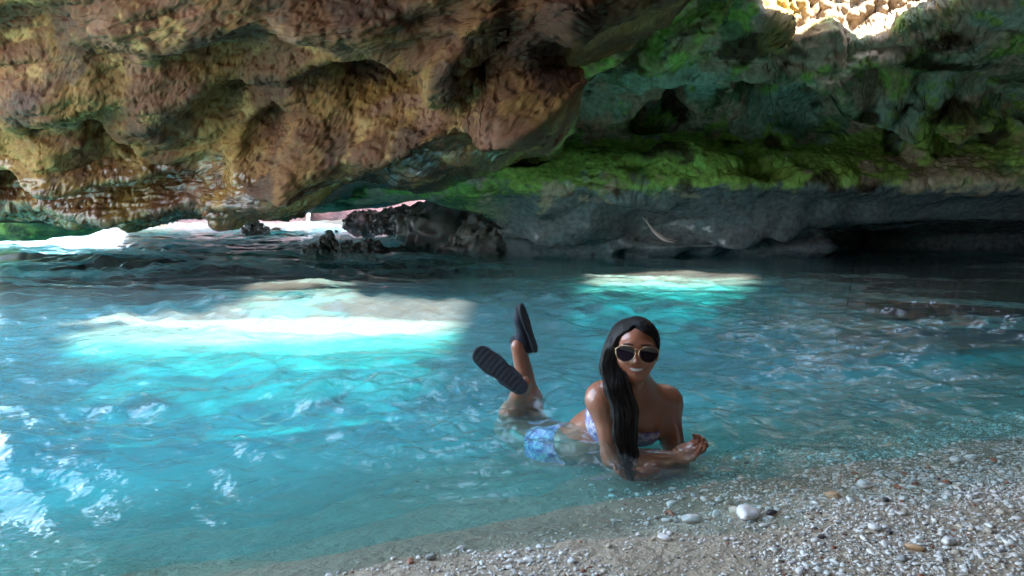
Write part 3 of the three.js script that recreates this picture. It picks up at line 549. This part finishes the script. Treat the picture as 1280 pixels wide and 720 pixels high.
// ───────────────────────── the person lying in the shallows ─────────────────────────
{
  const cone = (x, y, z, a, b, ra, rb) => {
    const bx = b[0] - a[0], by = b[1] - a[1], bz = b[2] - a[2], px = x - a[0], py = y - a[1], pz = z - a[2];
    const h = clamp((px * bx + py * by + pz * bz) / (bx * bx + by * by + bz * bz));
    const ex = px - bx * h, ey = py - by * h, ez = pz - bz * h;
    return Math.sqrt(ex * ex + ey * ey + ez * ez) - lerp(ra, rb, h);
  };
  const ell = (x, y, z, c, r) => {
    const qx = (x - c[0]) / r[0], qy = (y - c[1]) / r[1], qz = (z - c[2]) / r[2], k0 = Math.sqrt(qx * qx + qy * qy + qz * qz);
    const ux = qx / r[0], uy = qy / r[1], uz = qz / r[2], k1 = Math.sqrt(ux * ux + uy * uy + uz * uz);
    return k1 < 1e-9 ? -r[0] : k0 * (k0 - 1) / k1;
  };
  const length3 = (x, y, z = 0) => Math.sqrt(x * x + y * y + z * z);
  const smin = (a, b, k) => { const h = Math.max(k - Math.abs(a - b), 0) / k; return Math.min(a, b) - h * h * k * 0.25; };
  const chain = (x, y, z, bones, k) => { let d = 9; for (const [a, b, ra, rb] of bones) d = smin(d, cone(x, y, z, a, b, ra, rb), k); return d; };

  // joints, in metres; "near" is the side of the long hair, "far" the other
  const J = {
    shNear: [0.342, 0.198, -2.82], shFar: [0.592, 0.158, -2.93], neck: [0.468, 0.235, -2.86], chest: [0.452, 0.125, -2.96], belly: [0.345, -0.045, -3.17], pelvis: [0.235, -0.17, -3.35],
    elNear: [0.38, -0.015, -2.80], wrNear: [0.6, -0.01, -2.77], elFar: [0.628, -0.065, -2.86], wrFar: [0.49, -0.05, -2.71],
    hipNear: [0.168, -0.17, -3.33], hipFar: [0.3, -0.17, -3.39], kneeNear: [-0.025, -0.15, -3.66], kneeFar: [0.115, -0.15, -3.69], ankNear: [0.05, 0.125, -3.40], ankFar: [0.03, 0.262, -3.60],
  };
  const HEAD = V(0.447, 0.395, -2.745), headTurn = new THREE.Euler(-0.12, -0.13, -0.03, 'YXZ');
  const torso = [[J.chest, J.belly, 0.118, 0.098], [J.belly, J.pelvis, 0.098, 0.105]];
  const hips = [[J.hipNear, J.hipFar, 0.095, 0.095]];
  const bones = [
    [J.shNear, J.chest, 0.06, 0.1], [J.shFar, J.chest, 0.058, 0.1], [J.shNear, J.neck, 0.052, 0.045], [J.shFar, J.neck, 0.05, 0.045], [J.neck, [0.45, 0.345, -2.775], 0.05, 0.046],
    [J.shNear, J.elNear, 0.056, 0.042], [J.elNear, J.wrNear, 0.042, 0.026], [J.shFar, J.elFar, 0.052, 0.04], [J.elFar, J.wrFar, 0.04, 0.026],
    [J.hipNear, J.kneeNear, 0.088, 0.056], [J.hipFar, J.kneeFar, 0.088, 0.056], [J.kneeNear, J.ankNear, 0.056, 0.036], [J.kneeFar, J.ankFar, 0.056, 0.036],
  ];
  const girdle = bones.slice(0, 5), arms = bones.slice(5, 9), thighs = bones.slice(9, 11), legN = [bones[9], bones[11]], legF = [bones[10], bones[12]];
  const calf = (k, a) => { const t = 0.32; return [lerp(k[0], a[0], t), lerp(k[1], a[1], t), lerp(k[2], a[2], t)]; };
  const cN = calf(J.kneeNear, J.ankNear), cF = calf(J.kneeFar, J.ankFar);
  const bust = [[0.395, 0.075, -2.875], [0.505, 0.065, -2.905]];
  const trunk = (x, y, z) => smin(smin(chain(x, y, z, torso, 0.06), chain(x, y, z, hips, 0.05), 0.06), smin(length3(x - bust[0][0], y - bust[0][1], z - bust[0][2]) - 0.062, length3(x - bust[1][0], y - bust[1][1], z - bust[1][2]) - 0.062, 0.02), 0.05);
  const body = (x, y, z) => {
    let d = smin(trunk(x, y, z), chain(x, y, z, girdle, 0.05), 0.05);
    d = smin(d, chain(x, y, z, arms, 0.03), 0.035);
    const legs = smin(smin(chain(x, y, z, legN, 0.03), length3(x - cN[0], y - cN[1] , z - cN[2] - 0.012) - 0.055, 0.05), smin(chain(x, y, z, legF, 0.03), length3(x - cF[0], y - cF[1], z - cF[2] - 0.012) - 0.055, 0.05), 0.008);
    d = smin(d, legs, 0.04);
    return smin(d, cone(x, y, z, [0.415, 0.222, -2.8], [0.35, 0.235, -2.80], 0.012, 0.012), 0.02);
  };
  const skin = (x, y, z) => { const n = fbm(x * 18, y * 18, z * 18, 3), k = 1 + 0.12 * n; return [0.37 * k, 0.13 * k, 0.066 * k]; };
  const group = add(new THREE.Group(), 'person', scene, { label: 'person in sunglasses and lavender swimwear lying on elbows in the shallows, feet raised', category: 'person' });
  const bodyGeo = paint(polygonise(body, [-0.16, -0.22, -3.82], [0.74, 0.37, -2.5], 0.0085), skin);

  // head, in its own axes: y up, z out of the face
  const mouthY = (x) => -0.0605 + 8.5 * x * x;
  const headF = (x, y, z) => {
    const ax = Math.abs(x);
    let d = ell(x, y, z, [0, 0.026, -0.014], [0.071, 0.084, 0.09]);
    d = smin(d, ell(x, y, z, [0, -0.032, 0.022], [0.0645, 0.066, 0.06]), 0.04);
    d = smin(d, ell(x, y, z, [0, -0.089, 0.044], [0.032, 0.019, 0.022]), 0.04);
    d = smin(d, ell(ax, y, z, [0.036, -0.032, 0.052], [0.026, 0.024, 0.024]), 0.025);
    d = smin(d, ell(ax, y, z, [0.03, 0.022, 0.066], [0.026, 0.008, 0.012]), 0.02);
    d = smin(d, cone(x, y, z, [0, 0.008, 0.074], [0, -0.029, 0.095], 0.0075, 0.0105), 0.018);
    d = smin(d, ell(ax, y, z, [0.0115, -0.032, 0.084], [0.009, 0.008, 0.01]), 0.01);
    const my = y - mouthY(x);
    d = smin(d, ell(x, my, z, [0, 0.0052, 0.0765], [0.025, 0.0036, 0.009]), 0.008);
    d = smin(d, ell(x, my, z, [0, -0.0075, 0.0755], [0.021, 0.0042, 0.0095]), 0.008);
    d = smin(d, ell(ax, y, z, [0.0725, -0.008, -0.006], [0.009, 0.03, 0.018]), 0.008);
    return smin(d, cone(x, y, z, [0, -0.05, -0.03], [0, -0.12, -0.045], 0.044, 0.034), 0.03);
  };
  const headGeo = polygonise(headF, [-0.09, -0.14, -0.115], [0.09, 0.12, 0.12], 0.0022);
  paint(headGeo, (x, y, z) => {
    const my = y - mouthY(x), ax = Math.abs(x), c = skin(x, y, z);
    if (z > 0.05 && ax < 0.022 && Math.abs(my + 0.0012) < 0.0042 * Math.sqrt(Math.max(0, 1 - (x / 0.0225) ** 2)) + 0.0003) return [0.62, 0.57, 0.52];
    if (z > 0.05 && ax < 0.026 && my > -0.0125 + 9 * x * x && my < 0.0095 - 8 * x * x) return [0.33, 0.12, 0.095];
    if (z > 0.05 && ax > 0.012 && ax < 0.05 && Math.abs(y - 0.0265 + 5 * (ax - 0.032) ** 2) < 0.003) return [0.06, 0.035, 0.027];
    return mix3(c, [0.42, 0.17, 0.12], 0.35 * sstep(0.03, 0.012, length3(ax - 0.036, y + 0.03)));
  });
  const headM = new THREE.Matrix4().compose(HEAD, new THREE.Quaternion().setFromEuler(headTurn), V(1, 1, 1));
  headGeo.applyMatrix4(headM);

  // hands: palm, four fingers and a thumb, each finger a chain of its own
  function hand(wrist, along, palmUp, curl, mirror) {
    const X = along.clone().normalize(), Y = palmUp.clone().addScaledVector(X, -palmUp.dot(X)).normalize(), Z = X.clone().cross(Y).multiplyScalar(mirror);
    const fingers = [[0.027, 0.074, 1], [0.009, 0.082, 1.08], [-0.009, 0.076, 1], [-0.026, 0.06, 0.85]].map(([z, len, k], n) => {
      const pts = [[0.072, 0, z]]; let a = 0.25, l = [0.45, 0.3, 0.25];
      for (let i = 0; i < 3; i++) { const p = pts[i]; pts.push([p[0] + Math.cos(a) * len * l[i], p[1] + Math.sin(a) * len * l[i], p[2] + (z > 0 ? 0.02 : -0.06) * len * l[i]]); a += curl * (0.9 + 0.12 * n); }
      return [0, 1, 2].map((i) => [pts[i], pts[i + 1], 0.0094 * k - 0.0008 * i, 0.0086 * k - 0.001 * i]);
    });
    const thumb = [[[0.022, 0.006, 0.03], [0.048, 0.022, 0.048], 0.0125, 0.0105], [[0.048, 0.022, 0.048], [0.074, 0.034, 0.045], 0.0105, 0.009], [[0.074, 0.034, 0.045], [0.094, 0.042, 0.034], 0.009, 0.0075]];
    const f = (x, y, z) => {
      let d = smin(ell(x, y, z, [0.042, 0.002, 0], [0.046, 0.015, 0.041]), cone(x, y, z, [-0.03, 0, 0], [0.02, 0, 0], 0.025, 0.024), 0.025);
      for (const b of fingers) d = smin(d, chain(x, y, z, b, 0.003), 0.006);
      return smin(d, chain(x, y, z, thumb, 0.004), 0.012);
    };
    const g = polygonise(f, [-0.065, -0.04, -0.06], [0.17, 0.11, 0.075], 0.003), m = new THREE.Matrix4().makeBasis(X, Y, Z).setPosition(wrist);
    if (mirror < 0) { const i = g.index.array; for (let k = 0; k < i.length; k += 3) [i[k + 1], i[k + 2]] = [i[k + 2], i[k + 1]]; }
    paint(g, (x, y, z) => skin(x, y, z).map((c, n) => c * (n ? 1.05 : 1.08)));
    g.applyMatrix4(m); return g;
  }
  const handNear = hand(V(...J.wrNear), V(0.9, 0.42, -0.1), V(-0.35, 0.72, 0.6), 0.75, 1), handFar = hand(V(...J.wrFar), V(-0.85, 0.05, 0.3), V(0, 1, 0.2), 0.3, -1);
  for (const g of [bodyGeo, headGeo, handNear, handFar]) g.computeVertexNormals();
  const skinM = phys({ vertexColors: true, roughness: 0.4, clearcoat: 0.6, clearcoatRoughness: 0.12 });
  add(new THREE.Mesh(mergeGeometries([bodyGeo, headGeo, handNear, handFar]), skinM), 'body', group);

  // swimwear: cloth just outside the trunk
  const axis = V(J.pelvis[0] - J.chest[0], J.pelvis[1] - J.chest[1], J.pelvis[2] - J.chest[2]), len = axis.length(); axis.normalize();
  const along = (x, y, z) => (x - J.chest[0]) * axis.x + (y - J.chest[1]) * axis.y + (z - J.chest[2]) * axis.z;
  const print = (x, y, z) => { const b = noise(x * 34, y * 34, z * 34) + 0.5 * noise(x * 80, y * 80, z * 80); return b > 0.22 ? [0.62, 0.58, 0.68] : b < -0.28 ? [0.14, 0.1, 0.3] : [0.3, 0.27, 0.55]; };
  const cloth = std({ vertexColors: true, roughness: 0.5 });
  const lift = (x, y, z) => smin(trunk(x, y, z), chain(x, y, z, girdle, 0.05), 0.05);
  const top = (x, y, z) => { const t = along(x, y, z), u = 0; return Math.max(lift(x, y, z) - 0.006 - 0.0015 * Math.sin(t * 260), -(lift(x, y, z) + 0.004), Math.min(Math.abs(t - 0.12) - 0.034, Math.max(y - 0.068, Math.abs(t - 0.01) - 0.12))); };
  const bottom = (x, y, z) => { const t = along(x, y, z); return Math.max(smin(lift(x, y, z), chain(x, y, z, thighs, 0.03), 0.03) - 0.006, -(lift(x, y, z) + 0.006), Math.abs(t - len + 0.015) - 0.085); };
  add(new THREE.Mesh(paint(polygonise(top, [0.26, -0.12, -3.15], [0.68, 0.3, -2.7], 0.005), print), cloth), 'bikini_top', group, { label: 'lavender printed bikini top' });
  add(new THREE.Mesh(paint(polygonise(bottom, [0.02, -0.18, -3.6], [0.44, 0.15, -3.1], 0.005), print), cloth), 'bikini_bottom', group, { label: 'lavender printed bikini bottom' });

  // shoes: x from heel to toe, y away from the sole
  const shoeUpper = (x, y, z) => {
    let d = chain(x, y, z * 0.92, [[[-0.098, 0.03, 0], [-0.03, 0.034, 0], 0.031, 0.036], [[-0.03, 0.034, 0], [0.06, 0.02, 0.004], 0.036, 0.031], [[0.06, 0.02, 0.004], [0.115, 0.012, 0.002], 0.031, 0.02]], 0.02);
    d = smin(d, cone(x, y, z, [-0.072, 0.04, 0], [-0.06, 0.088, 0], 0.035, 0.04), 0.02);
    d = Math.max(d, -cone(x, y, z, [-0.068, 0.06, 0], [-0.052, 0.14, 0], 0.028, 0.036), -y, y - 0.1 - 0.25 * (x + 0.06));
    return d + 0.0012 * noise(x * 60, y * 60, z * 60);
  };
  const shoeSole = (x, y, z) => {
    const w = lerp(0.034, 0.047, sstep(-0.09, 0.06, x)) * lerp(1, 0.86, sstep(-0.08, -0.03, x) * sstep(0.03, -0.03, x)), cx = clamp(x, -0.098, 0.1), r = length3(x - cx, z - 0.004 * sstep(0, 0.08, x)) - w * (x > 0.05 ? lerp(1, 0.8, (x - 0.05) / 0.09) : 1);
    const tread = 0.0012 * (sstep(0.4, 0.8, Math.abs(Math.sin(x * 150 + 12 * z * z * 30))) - 0.5) * (Math.abs(z) < w - 0.008 ? 1 : 0);
    return Math.max(r, Math.abs(y + 0.004) - 0.0085 + (y < -0.004 ? tread : 0), -9);
  };
  const upM = std({ color: rgb(0.014, 0.016, 0.028), roughness: 0.8 }), soM = std({ color: rgb(0.02, 0.022, 0.03), roughness: 0.6 });
  const upG = polygonise(shoeUpper, [-0.15, -0.03, -0.06], [0.16, 0.13, 0.06], 0.004), soG = polygonise(shoeSole, [-0.16, -0.03, -0.07], [0.17, 0.02, 0.07], 0.004);
  for (const [heel, toe, normal] of [[V(0.066, 0.098, -3.345), V(-0.163, 0.282, -3.41), V(0.1, 0.12, 0.98)], [V(0.112, 0.225, -3.6), V(0.035, 0.462, -3.585), V(0.9, 0.3, 0.32)]]) {
    const X = toe.clone().sub(heel), L = X.length(); X.normalize();
    const Y = normal.clone().addScaledVector(X, -normal.dot(X)).normalize().negate(), Z = X.clone().cross(Y), shoe = new THREE.Group();
    shoe.applyMatrix4(new THREE.Matrix4().makeBasis(X, Y, Z).setPosition(heel.clone().add(toe).multiplyScalar(0.5)));
    shoe.scale.setScalar(L / 0.275);
    add(shoe, 'water_shoe', group, { label: 'black water shoe' });
    add(new THREE.Mesh(upG, upM), 'upper', shoe); add(new THREE.Mesh(soG, soM), 'sole', shoe);
  }

  // hair: cap, long fall over one shoulder, loose strands
  const fall = [[-0.045, 0.05, -0.03], [-0.068, 0.0, -0.012], [-0.078, -0.06, 0.0], [-0.062, -0.13, 0.03], [-0.04, -0.21, 0.055], [-0.022, -0.29, 0.07], [-0.012, -0.36, 0.075], [-0.01, -0.405, 0.075]];
  const wide = [0.05, 0.044, 0.046, 0.043, 0.042, 0.039, 0.028, 0.012];
  fall.forEach((q, i) => { if (i > 2) { q[0] += 0.009 * Math.sin(i * 2.1); q[2] += 0.006 * Math.cos(i * 1.9); } });
  const fallBones = fall.slice(1).map((p, i) => [fall[i], p, wide[i], wide[i + 1]]);
  const hairF = (x, y, z) => {
    const side = x < 0 ? 1 : 0;
    let cap = ell(x, y, z, [0, 0.03, -0.02], [0.0835, 0.094, 0.1]);
    const line = z - lerp(0.052, 0.03, sstep(0.02, 0.075, Math.abs(x))) + 0.9 * Math.max(0, 0.072 - y) - (side ? 0.25 * Math.max(0, 0.072 - y) : 0) - 0.35 * Math.abs(x + 0.012);
    cap = Math.max(cap, line);
    const back = ell(x, y, z, [-0.012, -0.03, -0.065], [0.07, 0.09, 0.05]);
    let d = smin(smin(cap, back, 0.02), chain(x, y, z, fallBones, 0.03), 0.03);
    const t = Math.atan2(z - 0.02, x + 0.04), w = 0.5 * noise(x * 9, y * 7, z * 9);
    const loose = sstep(0.02, -0.1, y); return d + loose * (0.001 * Math.sin(t * 31 + w * 16) + 0.0045 * noise(x * 45, y * 14, z * 45)) + 0.0022 * noise(x * 90, y * 9, z * 90);
  };
  const hairM = phys({ color: rgb(0.009, 0.006, 0.0055), roughness: 0.55, specularIntensity: 0.5 });
  const hairG = polygonise(hairF, [-0.16, -0.44, -0.15], [0.11, 0.145, 0.15], 0.0035).applyMatrix4(headM); hairG.computeVertexNormals();
  const hair = add(new THREE.Mesh(hairG, hairM), 'hair', group, { label: 'long dark hair drawn over one shoulder' });
  const rr = random(5), strands = [];
  for (let i = 0; i < 650; i++) {
    const o = [(rr() - 0.5) * 0.098, (rr() - 0.5) * 0.03, (rr() - 0.15) * 0.075], loose = i < 26 ? 1 : 0, pts = [];
    for (let k = 1; k < fall.length; k++) {
      const p = fall[k], s = wide[k] / 0.05 * (loose ? 1.2 : 0.98);
      pts.push(V(p[0] + o[0] * s - (loose ? 0.05 * Math.max(0, k - 2) / 4 * rr() : 0), p[1] + o[1] - (k === fall.length - 1 ? 0.03 * rr() : 0), p[2] + o[2] * s + 0.006 * Math.sin(k * 1.7 + i)));
    }
    strands.push(new THREE.TubeGeometry(new THREE.CatmullRomCurve3(pts), 16, loose ? 0.0005 : 0.0008, 3));
  }
  add(new THREE.Mesh(mergeGeometries(strands).applyMatrix4(headM), phys({ color: rgb(0.02, 0.012, 0.009), roughness: 0.35 })), 'strands', hair, { kind: 'stuff' });

  // sunglasses
  const specs = new THREE.Group(); specs.applyMatrix4(headM); add(specs, 'sunglasses', group, { label: 'large sunglasses with thin gold rims and dark lenses' });
  const gold = std({ color: rgb(0.75, 0.5, 0.28), metalness: 1, roughness: 0.25 }), lensM = phys({ color: rgb(0.02, 0.014, 0.022), roughness: 0.04, specularIntensity: 1, ior: 1.6, clearcoat: 0.5, clearcoatRoughness: 0.03 });
  const bend = (p) => { p.z -= 3.2 * p.x * p.x; return p; };
  for (const s of [-1, 1]) {
    const outline = [];
    for (let k = 0; k < 40; k++) { const a = k / 40 * 6.2832, c = Math.cos(a), n = Math.sin(a), w = 0.0335, h = n > 0 ? 0.025 : 0.03; outline.push([0.0395 * s + Math.sign(c) * Math.abs(c) ** 0.95 * w * (n < 0 ? 1 - 0.14 * n * n : 1) + (n > 0.2 && c * s > 0 ? 0.003 * s : 0), -0.004 + Math.sign(n) * Math.abs(n) ** 0.95 * h]); }
    const rim = new THREE.CatmullRomCurve3(outline.map(([x, y]) => bend(V(x, y, 0.1))), true);
    add(new THREE.Mesh(new THREE.TubeGeometry(rim, 80, 0.0014, 8, true), gold), 'rim', specs);
    const g = new THREE.ExtrudeGeometry(new THREE.Shape(outline.map(([x, y]) => new THREE.Vector2(x, y))), { depth: 0.002, bevelEnabled: false, steps: 1, curveSegments: 4 }), p = g.attributes.position;
    for (let i = 0; i < p.count; i++) { const q = bend(V(p.getX(i), p.getY(i), 0.099 + p.getZ(i))); p.setXYZ(i, q.x, q.y, q.z); }
    g.computeVertexNormals(); add(new THREE.Mesh(g, lensM), 'lens', specs);
    add(new THREE.Mesh(new THREE.TubeGeometry(new THREE.CatmullRomCurve3([bend(V(0.073 * s, 0.008, 0.1)), V(0.079 * s, 0.009, 0.06), V(0.079 * s, 0.006, 0.0), V(0.078 * s, -0.012, -0.02)]), 24, 0.0018, 6), gold), 'temple', specs);
  }
  add(new THREE.Mesh(new THREE.TubeGeometry(new THREE.CatmullRomCurve3([V(-0.009, 0.008, 0.1), V(0, 0.011, 0.102), V(0.009, 0.008, 0.1)]), 12, 0.0018, 6), gold), 'bridge', specs);
}
renderer.render(scene, camera);
